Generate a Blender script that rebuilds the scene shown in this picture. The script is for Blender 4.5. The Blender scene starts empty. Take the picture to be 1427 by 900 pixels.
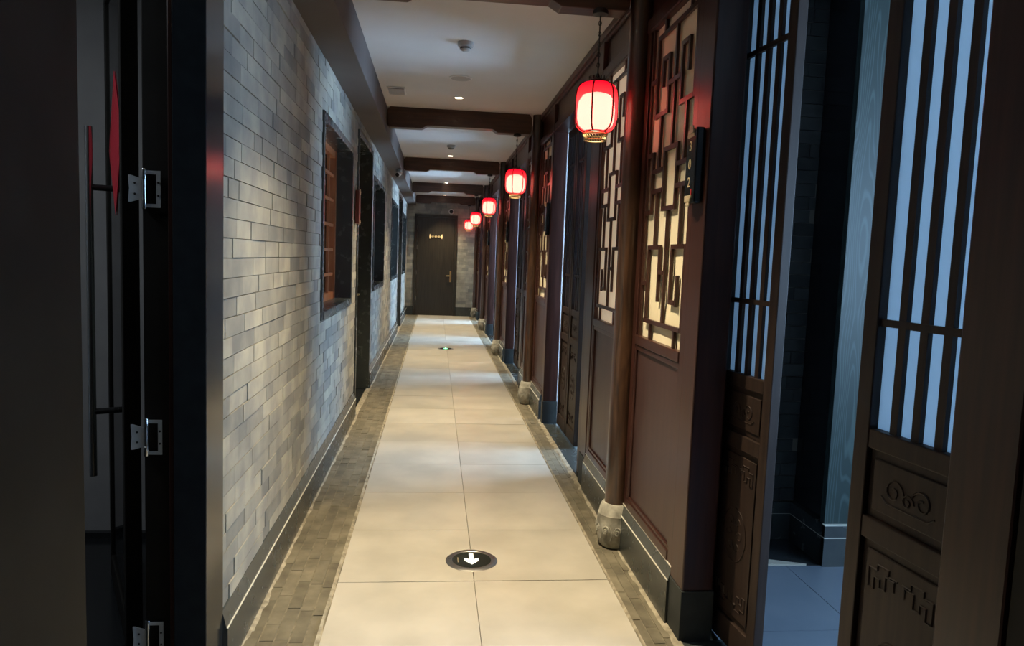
import bpy, bmesh, math, random
from mathutils import Matrix, Vector
random.seed(7)
S = bpy.context.scene
COL = S.collection
PI = math.pi

# ------------------------------------------------------------------ camera
cam = bpy.data.cameras.new('camera'); cam_o = bpy.data.objects.new('camera', cam); COL.objects.link(cam_o)
cam.sensor_width = 36; cam.lens = 1005.0 / 1427 * 36; cam.clip_start = 0.02; cam.clip_end = 100
r_ = Vector((0.99382048, -0.02783661, 0.10745219)); c_ = Vector((-0.10443041, 0.09359329, 0.99011847)); u_ = Vector((0.03761834, 0.99522129, -0.09010794))
Rm = Matrix(((r_[0], r_[1], -r_[2]), (c_[0], c_[1], -c_[2]), (u_[0], u_[1], -u_[2])))
cam_o.matrix_world = Matrix.Translation((0, 0, 1.43)) @ Rm.to_4x4()
S.camera = cam_o

# ------------------------------------------------------------------ world, exposure
W = bpy.data.worlds.new('world'); S.world = W; W.use_nodes = True
W.node_tree.nodes['Background'].inputs[0].default_value = (0.35, 0.42, 0.55, 1)
W.node_tree.nodes['Background'].inputs[1].default_value = 0.05
S.view_settings.view_transform = 'Standard'; S.view_settings.look = 'None'
S.view_settings.exposure = 0.0; S.view_settings.gamma = 1.0; S.view_settings.use_curve_mapping = False
SPOT_W = 480.0         # warm downlights
LANT_E = 6.5           # emission of the frosted bulb inside each lantern
DAY = 7.0              # frosted daylight windows of the side rooms
DAY_ROOM = [24.0, 45.0, 45.0, 80.0, 90.0]

# ------------------------------------------------------------------ materials
MATS = {}
def mat(name, col=(.5,.5,.5), rough=.5, metal=0, coat=0, emit=None, estr=0, spec=.5):
    m = bpy.data.materials.new(name); m.use_nodes = True
    p = m.node_tree.nodes['Principled BSDF']
    p.inputs['Base Color'].default_value = (*col, 1); p.inputs['Roughness'].default_value = rough
    p.inputs['Metallic'].default_value = metal; p.inputs['Coat Weight'].default_value = coat
    p.inputs['Specular IOR Level'].default_value = spec
    if emit: p.inputs['Emission Color'].default_value = (*emit, 1); p.inputs['Emission Strength'].default_value = estr
    MATS[name] = m; return m
def N(m, t, **kw):
    n = m.node_tree.nodes.new(t)
    for k, v in kw.items(): setattr(n, k, v)
    return n
def L(m, a, b): m.node_tree.links.new(a, b)
def noisy(m, c0, c1, scale=(1,1,1), nscale=5, detail=6, lo=.35, hi=.65, bump=0, dist=.002, rough=None, extra=0):
    """two tone noise on world position, optional bump / roughness"""
    nt = m.node_tree; p = nt.nodes['Principled BSDF']
    g = N(m, 'ShaderNodeNewGeometry'); mp = N(m, 'ShaderNodeMapping'); mp.inputs['Scale'].default_value = scale
    L(m, g.outputs['Position'], mp.inputs['Vector'])
    n = N(m, 'ShaderNodeTexNoise'); n.inputs['Scale'].default_value = nscale; n.inputs['Detail'].default_value = detail
    n.inputs['Distortion'].default_value = extra
    L(m, mp.outputs[0], n.inputs['Vector'])
    r = N(m, 'ShaderNodeValToRGB'); r.color_ramp.elements[0].position = lo; r.color_ramp.elements[1].position = hi
    r.color_ramp.elements[0].color = (*c0, 1); r.color_ramp.elements[1].color = (*c1, 1)
    L(m, n.outputs['Fac'], r.inputs[0]); L(m, r.outputs[0], p.inputs['Base Color'])
    if bump:
        b = N(m, 'ShaderNodeBump'); b.inputs['Strength'].default_value = bump; b.inputs['Distance'].default_value = dist
        L(m, n.outputs['Fac'], b.inputs['Height']); L(m, b.outputs[0], p.inputs['Normal'])
    if rough:
        q = N(m, 'ShaderNodeMapRange'); q.inputs[3].default_value = rough[0]; q.inputs[4].default_value = rough[1]
        L(m, n.outputs['Fac'], q.inputs[0]); L(m, q.outputs[0], p.inputs['Roughness'])
    return r
def varied(m, ramp, amount=(.7, 1.25), tint=((1,1,1),(1,1,1))):
    """piece to piece variation from object random + island random"""
    p = m.node_tree.nodes['Principled BSDF']
    oi = N(m, 'ShaderNodeObjectInfo'); g = N(m, 'ShaderNodeNewGeometry')
    a = N(m, 'ShaderNodeMath', operation='ADD'); L(m, oi.outputs['Random'], a.inputs[0]); L(m, g.outputs['Random Per Island'], a.inputs[1])
    f = N(m, 'ShaderNodeMath', operation='FRACT'); L(m, a.outputs[0], f.inputs[0])
    r = N(m, 'ShaderNodeValToRGB')
    r.color_ramp.elements[0].color = (*[amount[0]*t for t in tint[0]], 1); r.color_ramp.elements[1].color = (*[amount[1]*t for t in tint[1]], 1)
    L(m, f.outputs[0], r.inputs[0])
    mx = N(m, 'ShaderNodeMix', data_type='RGBA', blend_type='MULTIPLY'); mx.inputs[0].default_value = 1
    L(m, ramp.outputs[0], mx.inputs[6]); L(m, r.outputs[0], mx.inputs[7]); L(m, mx.outputs[2], p.inputs['Base Color'])

m = mat('brick', rough=.85); varied(m, noisy(m, (.225,.225,.21), (.33,.32,.275), nscale=7, bump=.4, dist=.003), (.72, 1.25), ((.98,1,1.03),(1.03,1,.93)))
mat('mortar', (.19,.18,.15), .95)
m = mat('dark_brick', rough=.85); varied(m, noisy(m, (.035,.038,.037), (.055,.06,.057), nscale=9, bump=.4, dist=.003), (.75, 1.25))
m = mat('ceiling_paint', rough=.9); noisy(m, (.60,.57,.54), (.64,.61,.58), nscale=2)
m = mat('soffit_paint', rough=.7); noisy(m, (.085,.068,.060), (.10,.08,.07), nscale=3)
m = mat('floor_tile', rough=.35); varied(m, noisy(m, (.44,.41,.34), (.54,.50,.42), nscale=3.5, detail=8, bump=.05, rough=(.24,.42)), (.93, 1.05))
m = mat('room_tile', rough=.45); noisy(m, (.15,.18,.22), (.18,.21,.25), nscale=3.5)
m = mat('grout', rough=.9); noisy(m, (.13,.115,.08), (.24,.21,.145), nscale=22)
m = mat('paver', rough=.7); varied(m, noisy(m, (.10,.085,.055), (.21,.185,.125), nscale=9, detail=9, bump=.5, dist=.003, lo=.3, hi=.7), (.82, 1.15))
m = mat('mortar_smear', rough=.8); noisy(m, (.20,.175,.12), (.42,.37,.27), nscale=22, detail=8, bump=.4, dist=.003)
m = mat('dark_stone', rough=.22); noisy(m, (.042,.049,.049), (.050,.058,.056), nscale=14, rough=(.2,.32))
m = mat('plinth_stone', rough=.6, spec=.25); noisy(m, (.030,.034,.032), (.040,.044,.042), nscale=14)
m = mat('black_granite', rough=.18, spec=.35); noisy(m, (.018,.02,.022), (.022,.025,.027), nscale=20)
mat('stone_line', (.62,.60,.52), .5)
m = mat('lacquer_wood', rough=.36, spec=.38); noisy(m, (.032,.012,.009), (.054,.020,.014), scale=(12,12,.8), nscale=4, bump=.12, dist=.001, rough=(.28,.42))
m = mat('leaf_wood', rough=.5, spec=.3); noisy(m, (.022,.013,.010), (.036,.021,.015), scale=(12,12,.8), nscale=4, bump=.1, dist=.001)
m = mat('panel_wood', rough=.42); noisy(m, (.042,.019,.016), (.055,.025,.021), scale=(10,10,.8), nscale=3, bump=.06, dist=.001)
m = mat('column_wood', rough=.3, coat=.5); noisy(m, (.022,.011,.007), (.072,.035,.018), scale=(9,9,.9), nscale=3, detail=10, bump=.25, dist=.002, extra=1.2, rough=(.25,.4))
m = mat('beam_wood', rough=.4, coat=.1); noisy(m, (.045,.019,.011), (.085,.038,.022), scale=(.8,9,9), nscale=4, bump=.15, dist=.001)
m = mat('orange_wood', rough=.35); noisy(m, (.30,.09,.03), (.42,.15,.055), scale=(9,9,.8), nscale=4)
m = mat('dark_door', rough=.4); noisy(m, (.016,.013,.008), (.032,.026,.017), scale=(14,14,.6), nscale=4, bump=.08, dist=.001)
m = mat('black_paint', rough=.6, spec=.2); noisy(m, (.012,.011,.009), (.020,.018,.015), nscale=5)
m = mat('lattice_cloth', rough=.75); noisy(m, (.74,.65,.45), (.84,.75,.55), nscale=2.2)
m = mat('lattice_paper_glow', rough=.75, emit=(1,.74,.50), estr=.30); noisy(m, (.80,.74,.60), (.86,.80,.68), nscale=2.2)  # faint warm glow added to the paper, as though lit from behind
m = mat('base_stone', rough=.8); noisy(m, (.20,.19,.155), (.46,.44,.37), nscale=16, detail=8, bump=.8, dist=.006)
m = mat('ash_panel', rough=.5)     # dark green open-grain board
nt = m.node_tree; g = N(m, 'ShaderNodeNewGeometry'); mp = N(m, 'ShaderNodeMapping'); mp.inputs['Scale'].default_value = (7,7,.9); L(m, g.outputs['Position'], mp.inputs['Vector'])
n0 = N(m, 'ShaderNodeTexNoise'); n0.inputs['Scale'].default_value = 1.0; n0.inputs['Detail'].default_value = 1.5; L(m, mp.outputs[0], n0.inputs['Vector'])
mm = N(m, 'ShaderNodeMath', operation='MULTIPLY'); mm.inputs[1].default_value = 130; L(m, n0.outputs['Fac'], mm.inputs[0])
ms = N(m, 'ShaderNodeMath', operation='SINE'); L(m, mm.outputs[0], ms.inputs[0])
rr = N(m, 'ShaderNodeValToRGB'); rr.color_ramp.elements[0].position = .3; rr.color_ramp.elements[0].color = (.025,.044,.041,1); rr.color_ramp.elements[1].color = (.055,.088,.082,1); L(m, ms.outputs[0], rr.inputs[0]); L(m, rr.outputs[0], nt.nodes['Principled BSDF'].inputs['Base Color'])
m = mat('grey_board', rough=.7); noisy(m, (.30,.30,.30), (.34,.34,.335), nscale=6)
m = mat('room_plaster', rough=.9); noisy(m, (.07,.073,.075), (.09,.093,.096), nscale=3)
mat('steel', (.55,.56,.56), .25, 1); mat('zinc', (.55,.57,.57), .4, .2); mat('brushed_steel', (.42,.40,.36), .35, 1); mat('brass', (.62,.46,.22), .35, 1)
mat('black_metal', (.02,.02,.02), .4, .3); mat('plate_black', (.012,.013,.013), .18); mat('cream_enamel', (.55,.45,.28), .45); mat('gold_enamel', (.95,.74,.40), .35)
mat('red_enamel', (.55,.03,.03), .4); mat('red_brown', (.16,.04,.03), .35)
mat('white_plastic', (.62,.60,.57), .5); mat('grey_plastic', (.34,.33,.31), .5); mat('dark_slot', (.02,.02,.02), .8)
mat('lens_white', (.9,.9,.85), .4, emit=(1,.86,.62), estr=14); mat('arrow_white', (.9,.9,.85), .4, emit=(1,.98,.88), estr=.55)
mat('arrow_green', (.2,.9,.4), .4, emit=(.25,1,.45), estr=3.0); mat('glow_glass', (.012,.016,.013), .12)
mat('lantern_rib', (.14,.002,.004), .6); mat('cable', (.25,.22,.16), .5)
m = mat('red_paper', (.62,.015,.04), .6)
# lantern silk: thin red cloth lit by the bulb inside
m = mat('lantern_silk'); nt = m.node_tree; out = nt.nodes['Material Output']; nt.nodes.remove(nt.nodes['Principled BSDF'])
tr = N(m, 'ShaderNodeBsdfTranslucent'); tr.inputs[0].default_value = (1, .27, .21, 1)
df = N(m, 'ShaderNodeBsdfDiffuse'); df.inputs[0].default_value = (.75, .02, .035, 1)
tc = N(m, 'ShaderNodeTexCoord'); sx_ = N(m, 'ShaderNodeSeparateXYZ'); L(m, tc.outputs['Generated'], sx_.inputs[0])
cr = N(m, 'ShaderNodeValToRGB'); cr.color_ramp.elements[0].position = .66; cr.color_ramp.elements[0].color = (1, .035, .05, 1); cr.color_ramp.elements[1].position = .93; cr.color_ramp.elements[1].color = (.5, .002, .02, 1)
L(m, sx_.outputs['Z'], cr.inputs[0]); L(m, cr.outputs[0], tr.inputs[0])   # bulb light fading towards the top, put into the silk colour
em = N(m, 'ShaderNodeEmission'); em.inputs[0].default_value = (1, .006, .02, 1); em.inputs[1].default_value = .25
mx = N(m, 'ShaderNodeMixShader'); mx.inputs[0].default_value = .3; L(m, tr.outputs[0], mx.inputs[1]); L(m, df.outputs[0], mx.inputs[2])
tp = N(m, 'ShaderNodeBsdfTransparent'); tp.inputs[0].default_value = (1, .97, .95, 1); mt = N(m, 'ShaderNodeMixShader')
cf = N(m, 'ShaderNodeMapRange'); cf.inputs[1].default_value = .66; cf.inputs[2].default_value = .92; cf.inputs[3].default_value = .15; cf.inputs[4].default_value = .03
L(m, sx_.outputs['Z'], cf.inputs[0]); L(m, cf.outputs[0], mt.inputs[0]); L(m, mx.outputs[0], mt.inputs[1]); L(m, tp.outputs[0], mt.inputs[2])
ad = N(m, 'ShaderNodeAddShader'); L(m, mt.outputs[0], ad.inputs[0]); L(m, em.outputs[0], ad.inputs[1]); L(m, ad.outputs[0], out.inputs[0])
# frosted pane
m = mat('frosted_pane'); nt = m.node_tree; out = nt.nodes['Material Output']; nt.nodes.remove(nt.nodes['Principled BSDF'])
tr = N(m, 'ShaderNodeBsdfTranslucent'); tr.inputs[0].default_value = (.50, .55, .58, 1)
df = N(m, 'ShaderNodeBsdfDiffuse'); df.inputs[0].default_value = (.35, .40, .43, 1)
mx = N(m, 'ShaderNodeMixShader'); mx.inputs[0].default_value = .3; L(m, tr.outputs[0], mx.inputs[1]); L(m, df.outputs[0], mx.inputs[2]); L(m, mx.outputs[0], out.inputs[0])
# thin door glass
m = mat('door_glass'); nt = m.node_tree; out = nt.nodes['Material Output']; nt.nodes.remove(nt.nodes['Principled BSDF'])
tp = N(m, 'ShaderNodeBsdfTransparent'); tp.inputs[0].default_value = (.86, .9, .9, 1); gl = N(m, 'ShaderNodeBsdfGlossy'); gl.inputs['Roughness'].default_value = .03
mx = N(m, 'ShaderNodeMixShader'); fr = N(m, 'ShaderNodeFresnel'); fr.inputs[0].default_value = 1.25; L(m, fr.outputs[0], mx.inputs[0]); L(m, tp.outputs[0], mx.inputs[1]); L(m, gl.outputs[0], mx.inputs[2]); L(m, mx.outputs[0], out.inputs[0])
for i, s in enumerate(DAY_ROOM): mat('daylight_%d' % i, (.8,.8,.8), .5, emit=(.42, .67, 1.0), estr=s)
MATS['door_glass'].use_fake_user = True

# ------------------------------------------------------------------ helpers
def tag(o, label=None, cat=None, group=None, kind=None):
    if label: o['label'] = label
    if cat: o['category'] = cat
    if group: o['group'] = group
    if kind: o['kind'] = kind
    return o
def empty(name, loc=(0,0,0), rz=0, **kw):
    o = bpy.data.objects.new(name, None); COL.objects.link(o); o.location = loc; o.rotation_euler = (0,0,rz); o.empty_display_size = .1
    return tag(o, **kw)
def link(name, me, parent=None, loc=(0,0,0), **kw):
    o = bpy.data.objects.new(name, me); COL.objects.link(o); o.location = loc
    if parent: o.parent = parent
    return tag(o, **kw)
def bx(bm, x0, x1, y0, y1, z0, z1):
    v = [bm.verts.new((x, y, z)) for z in (z0, z1) for y in (y0, y1) for x in (x0, x1)]
    for f in ((0,2,3,1),(4,5,7,6),(0,1,5,4),(2,6,7,3),(0,4,6,2),(1,3,7,5)): bm.faces.new([v[i] for i in f])
def prism(bm, pts, axis, a, b):
    """extrude a closed 2D outline along an axis; pts are the two other coordinates in x<y<z order"""
    def P(p, t): return {'x': (t, p[0], p[1]), 'y': (p[0], t, p[1]), 'z': (p[0], p[1], t)}[axis]
    A = [bm.verts.new(P(p, a)) for p in pts]; B = [bm.verts.new(P(p, b)) for p in pts]
    n = len(pts); bm.faces.new(A[::-1]); bm.faces.new(B)
    for i in range(n): bm.faces.new((A[i], A[(i+1)%n], B[(i+1)%n], B[i]))
def lathe(bm, prof, n=24, c=(0,0,0), cap=True):
    R = []
    for r, z in prof: R.append([bm.verts.new((c[0]+r*math.cos(2*PI*i/n), c[1]+r*math.sin(2*PI*i/n), c[2]+z)) for i in range(n)])
    for a, b in zip(R, R[1:]):
        for i in range(n): bm.faces.new((a[i], a[(i+1)%n], b[(i+1)%n], b[i]))
    if cap: bm.faces.new(R[0][::-1]); bm.faces.new(R[-1])
def tube(bm, pts, r, n=6, closed=False):
    pts = [Vector(p) for p in pts]; R = []; m_ = len(pts)
    for i, p in enumerate(pts):
        a = pts[(i-1) % m_] if (closed or i > 0) else p; b = pts[(i+1) % m_] if (closed or i < m_-1) else p
        d = (b - a).normalized(); up = Vector((0,0,1)) if abs(d.z) < .9 else Vector((1,0,0))
        s = d.cross(up).normalized(); t = s.cross(d)
        R.append([bm.verts.new(p + (s*math.cos(2*PI*k/n) + t*math.sin(2*PI*k/n))*r) for k in range(n)])
    rng = range(m_ if closed else m_-1)
    for i in rng:
        a, b = R[i], R[(i+1) % m_]
        for k in range(n): bm.faces.new((a[k], a[(k+1)%n], b[(k+1)%n], b[k]))
    if not closed: bm.faces.new(R[0][::-1]); bm.faces.new(R[-1])
def fin(name, bm, material, parent=None, loc=(0,0,0), bevel=0, smooth=False, **kw):
    bmesh.ops.recalc_face_normals(bm, faces=bm.faces)
    me = bpy.data.meshes.new(name); bm.to_mesh(me); bm.free(); me.materials.append(MATS[material])
    if smooth:
        for p in me.polygons: p.use_smooth = True
        me.set_sharp_from_angle(angle=math.radians(40))
    o = link(name, me, parent, loc, **kw)
    if bevel:
        b = o.modifiers.new('bevel', 'BEVEL'); b.width = bevel; b.segments = 2; b.limit_method = 'ANGLE'
    return o
def boxes(name, material, parent, lst, bevel=0, loc=(0,0,0), **kw):
    bm = bmesh.new()
    for b in lst: bx(bm, *b)
    return fin(name, bm, material, parent, loc, bevel, **kw)
UNIT = {}
def unit(material, kind='box'):
    k = (material, kind)
    if k not in UNIT:
        bm = bmesh.new()
        if kind == 'box': bx(bm, -.5, .5, -.5, .5, -.5, .5)
        else:   # face chamfered slightly towards +x (brick_x) / +z (brick_z)
            a, e = .5, .496
            if kind == 'brick_x': V = [(-a,-a,-a),(-a,a,-a),(-a,a,a),(-a,-a,a),(a,-e,-.485),(a,e,-.485),(a,e,.485),(a,-e,.485)]
            else: V = [(-a,-a,-a),(a,-a,-a),(a,a,-a),(-a,a,-a),(-.46,-e,a),(.46,-e,a),(.46,e,a),(-.46,e,a)]
            v = [bm.verts.new(p) for p in V]
            for f in ((3,2,1,0),(4,5,6,7),(0,1,5,4),(1,2,6,5),(2,3,7,6),(3,0,4,7)): bm.faces.new([v[i] for i in f])
        bmesh.ops.recalc_face_normals(bm, faces=bm.faces)
        me = bpy.data.meshes.new(kind + '_' + material); bm.to_mesh(me); bm.free(); me.materials.append(MATS[material]); UNIT[k] = me
    return UNIT[k]
def piece(name, material, parent, x0, x1, y0, y1, z0, z1, kind='box', **kw):
    """one separate box-shaped piece that shares its mesh with its like"""
    o = link(name, unit(material, kind), parent, ((x0+x1)/2, (y0+y1)/2, (z0+z1)/2), **kw)
    o.scale = (abs(x1-x0), abs(y1-y0), abs(z1-z0)); return o
def copy_tree(o, parent=None):
    c = o.copy(); COL.objects.link(c)
    if parent: c.parent = parent
    for ch in [k for k in KIDS.get(o.name, [])]: copy_tree(ch, c)
    return c
KIDS = {}
def index_kids():
    KIDS.clear()
    for o in bpy.data.objects:
        if o.parent: KIDS.setdefault(o.parent.name, []).append(o)

YC = [3.47 + 3.51*k for k in range(4)] + [16.92]
Y_END = 17.15
Z_CEIL = 2.79
XL, XR = -.68, .963

# ------------------------------------------------------------------ structure: floor
fl = boxes('floor', 'grout', None, [(-3.3, 3.6, -2.2, Y_END+.2, -.12, -.012)], kind='structure', label='beige tiled corridor floor with brick margins', cat='floor')
for j in range(-8, 24):
    y0 = 3.07 + .6*j; y1 = min(y0+.6, Y_END)
    if y1 - y0 < .1: continue
    for x0, x1 in ((-.385, .208), (.208, .812)):
        piece('floor_tile', 'floor_tile', fl, x0+.0015, x1-.0015, y0+.0015, y1-.0015, -.012, random.uniform(-.0006, .0006))
for ix in range(5):        # side room nearest
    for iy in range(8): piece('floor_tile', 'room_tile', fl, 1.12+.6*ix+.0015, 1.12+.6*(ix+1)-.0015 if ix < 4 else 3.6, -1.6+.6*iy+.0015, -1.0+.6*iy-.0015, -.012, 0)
boxes('floor_finish', 'floor_tile', fl, [(1.12, 3.6, 3.22, Y_END, -.012, 0)])
bm = bmesh.new(); prism(bm, [(1.12, 3.54), (1.12, 3.46), (1.895, 3.2), (1.915, 3.2), (1.915, 3.54)], 'z', -.011, .003); fin('dark_floor_wedge', bm, 'black_granite', fl)  # dark wedge laid over the floor in front of the side-room wall
boxes('floor_finish', 'black_granite', fl, [(-3.3, -.70, -2.2, Y_END, -.012, 0)])
def pavers(x0, cols, w, y0, ynear, ylast):
    bm = bmesh.new()
    for c in range(cols):
        y = y0 - random.uniform(0, .2)
        while y < ylast:
            l = random.choice((.235, .24, .24, .12)); a = x0 + c*w; z = random.uniform(-.003, -.0005)
            if y + l > ylast: l = ylast - y
            if l < .02: break
            if y < ynear: 
                if y + l > 1.9: piece('paver_brick', 'paver', fl, a+.0012, a+w-.0012, y+.0012, y+l-.0012, -.012, z, 'brick_z')
            else: bx(bm, a+.0012, a+w-.0012, y+.0012, y+l-.0012, -.012, z)
            y += l
    return fin('far_pavers', bm, 'paver', fl, kind='stuff')
boxes('joint_mortar', 'grout', fl, [(-.69, -.386, .5, Y_END, -.012, -.0042), (.813, .97, .5, Y_END, -.012, -.0042)])
pavers(-.662, 5, .0545, 1.6, 7.6, Y_END); pavers(.815, 3, .046, 1.6, 6.4, Y_END)
# rough mortar fillets along the margins
def fillet(x0, x1, y0, y1, seed, z=.003, wob=.012):
    rnd = random.Random(seed); bm = bmesh.new(); n = int((y1-y0)/.06); A = []; B = []; C = []
    inner = x0 if abs(x0) > abs(x1) else x1; outer = x1 if inner == x0 else x0
    sgn = 1 if outer > inner else -1
    for i in range(n+1):
        y = y0 + (y1-y0)*i/n
        A.append(bm.verts.new((inner, y, z+.004))); B.append(bm.verts.new((inner+(outer-inner)*.5, y, z+.001))); C.append(bm.verts.new((outer + sgn*rnd.uniform(-wob, wob), y, -.006)))
    for i in range(n):
        bm.faces.new((A[i], A[i+1], B[i+1], B[i])); bm.faces.new((B[i], B[i+1], C[i+1], C[i]))
    return fin('mortar_fillet', bm, 'mortar_smear', fl)
fillet(-.69, -.634, .5, Y_END, 1, wob=.009); fillet(.965, .925, .5, Y_END, 2)
fillet(-.385, -.402, .5, Y_END, 3, z=-.001, wob=.007); fillet(.812, .824, .5, Y_END, 4, z=-.001, wob=.006)
for k in range(-1, 4):     # polished thresholds
    a = YC[max(k,0)] + (1.23 if k >= 0 else -2.25); b = YC[k+1] - .87 if k >= 0 else 2.535
    boxes('threshold_stone', 'dark_stone', fl, [(.945, 1.14, a, b, -.01, .004)])

# ------------------------------------------------------------------ structure: ceiling, soffit
ceil = boxes('ceiling', 'ceiling_paint', None, [(-3.3, 3.6, -2.2, Y_END+.2, Z_CEIL, Z_CEIL+.1)], kind='structure', label='off-white plaster corridor ceiling', cat='ceiling')
boxes('ceiling_soffit', 'soffit_paint', ceil, [(-.86, -.49, -2.2, Y_END, 2.56, Z_CEIL)], bevel=.004)

# ------------------------------------------------------------------ structure: left wall with openings
WIN = [(4.40, 5.93), (7.92, 9.55), (11.05, 12.75), (14.75, 16.35)]; DOR = [(6.30, 7.66), (13.15, 14.35)]
WZ = (1.01, 2.25); DZ = (0, 2.46)
ops = sorted([(a, b, *WZ) for a, b in WIN] + [(a, b, *DZ) for a, b in DOR])
lst = []; y = 2.30
for a, b, z0, z1 in ops:
    lst.append((-.86, -.690, y, a, 0, 2.6)); lst.append((-.86, -.690, a, b, z1, 2.6))
    if z0 > 0: lst.append((-.86, -.690, a, b, 0, z0))
    y = b
lst.append((-.86, -.690, y, Y_END, 0, 2.6))
wl = boxes('wall_left', 'mortar', None, lst, kind='structure', label='grey brick wall along the left of the corridor', cat='wall')
NB = 0; bmfar = bmesh.new(); bmmid = []
ROW = .066
rows = int((2.56-.205)/ROW)+1
cells = []
for r in range(rows):
    z0 = .205 + r*ROW; z1 = min(z0+ROW, 2.56)
    if z1 - z0 < .02: continue
    y = 2.395 - (random.uniform(.02, .2))
    spans = []
    cuts = [(a, b) for a, b, q0, q1 in ops if z0 < q1 - .01 and z1 > q0 + .01]
    while y < Y_END:
        l = random.choice((.24, .26, .27, .25, .12, .30, .19)); spans.append((max(y, 2.395), min(y+l, Y_END))); y += l
    for a, b in spans:
        segs = [(a, b)]
        for c0, c1 in cuts:
            ns = []
            for s0, s1 in segs:
                if s1 <= c0 or s0 >= c1: ns.append((s0, s1)); continue
                if s0 < c0: ns.append((s0, c0))
                if s1 > c1: ns.append((c1, s1))
            segs = ns
        for s0, s1 in segs:
            if s1 - s0 > .03: cells.append((s0, s1, z0, z1))
cells.sort(key=lambda c: c[0])
for i, (a, b, z0, z1) in enumerate(cells):
    x = XL + random.uniform(-.0025, .0025) ; dz = random.uniform(-.002, .002) if i < 900 else 0
    if i < 298: piece('brick', 'brick', wl, -.70, x, a+.0005, b-.0005, z0+.0006+dz*.4, z1-.0006+dz*.4, 'brick_x')
    else: bx(bmfar, -.70, x, a+.0006, b-.0006, z0+.0008+dz*.4, z1-.0008+dz*.4)
fin('far_bricks', bmfar, 'brick', wl, kind='stuff')

def base_profile(xf, s):      # s=+1 : wall on the left, stone grows to +x
    return [(xf-.02*s, 0), (xf+.022*s, 0), (xf+.022*s, .155), (xf+.018*s, .160), (xf+.004*s, .218), (xf-.02*s, .218)]
bl = empty('baseboard_left', (XL, 2.4, 0), kind='structure', label='dark stone skirting along the grey brick wall', cat='baseboard')
y = 2.395; gaps = DOR + [(Y_END, Y_END)]
for a, b in gaps:
    bm = bmesh.new(); prism(bm, [(p[0]-XL, p[1]) for p in base_profile(XL, 1)], 'y', y-2.4, a-2.4); fin('skirting_stone', bm, 'dark_stone', bl)
    boxes('skirting_line', 'stone_line', bl, [(.016, .0225, y-2.4, a-2.4, .1555, .1595)])
    y = b
bm = bmesh.new()

# stone trim and reveal of the near left doorway
tr1 = empty('trim_1', (XL, 2.22, 0), kind='structure', label='black polished stone surround of the near left doorway', cat='trim')
boxes('reveal_stone', 'black_granite', tr1, [(-.090, .006, 0, .178, 0, 2.56)], bevel=.003)
boxes('frame_post', 'black_paint', tr1, [(-.182, -.091, .025, .12, 0, 2.56)], bevel=.003)
boxes('frame_stop', 'lacquer_wood', tr1, [(-.104, -.091, .008, .05, 0, 2.56)], bevel=.002)
boxes('near_jamb', 'black_paint', tr1, [(-.182, .006, -2.9, -.757, 0, 2.56)], bevel=.003)

# left side room shell
wn = empty('wall_inner_left', (-.95, 3.5, 0), kind='structure', label='grey boarded walls of the unlit room behind the left doorway', cat='wall')
boxes('wall_board', 'grey_board', wn, [(-.555, .09, .10, .16, .02, Z_CEIL), (-1.40, -.560, .10, .16, .02, Z_CEIL), (-2.35, -1.402, .10, .16, .02, Z_CEIL)], bevel=.003)
boxes('wall_board', 'grey_board', wn, [(-2.35, -2.28, -5.7, .16, 0, Z_CEIL)])
boxes('skirting_stone', 'black_granite', wn, [(-2.35, .02, .07, .10, 0, .03)])

# left windows
def left_window(i, a, b):
    w = empty('window_%d' % i, (XL, a, 0), kind='structure', label='deep dark-framed window with %s in the left brick wall' % ('orange-brown wooden lattice', 'dark reveal beyond the first left door', 'dark reveal before the second left door', 'dark reveal nearest the end wall')[i-1], cat='window')
    l = b - a; t = .05
    for q in ((0, t), (l-t, l)): boxes('stone_jamb', 'dark_stone', w, [(-.17, .012, q[0], q[1], WZ[0], WZ[1])], bevel=.003)
    boxes('stone_head', 'dark_stone', w, [(-.17, .012, t, l-t, WZ[1]-t, WZ[1])], bevel=.003)
    boxes('stone_sill', 'dark_stone', w, [(-.17, .016, t, l-t, WZ[0], WZ[0]+t)], bevel=.003)
    z0, z1 = WZ[0]+t, WZ[1]-t; wood = 'orange_wood' if i == 1 else 'dark_door'
    for q in ((t, t+.05), (l-t-.05, l-t), (l/2-.03, l/2+.03)): piece('sash_stile', wood, w, -.165, -.115, q[0], q[1], z0, z1)
    for q in ((z0, z0+.05), (z1-.05, z1)): piece('sash_rail', wood, w, -.160, -.118, t+.05, l-t-.05, *q)
    for k in range(1, 6): piece('lattice_bar', wood, w, -.150, -.128, t+.05, l-t-.05, z0+(z1-z0)*k/6-.011, z0+(z1-z0)*k/6+.011)
    for k in (1, 2, 4, 5): piece('lattice_bar', wood, w, -.148, -.130, t+.05+(l-2*t-.1)*k/6-.01, t+.05+(l-2*t-.1)*k/6+.01, z0+.05, z1-.05)
    piece('glass_pane', 'door_glass', w, -.169, -.166, t+.03, l-t-.03, z0+.03, z1-.03)
    piece('inner_blind', 'orange_wood' if i == 1 else 'black_paint', w, -.178, -.172, 0, l, WZ[0], WZ[1])
for i, (a, b) in enumerate(WIN): left_window(i+1, a, b)
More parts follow.
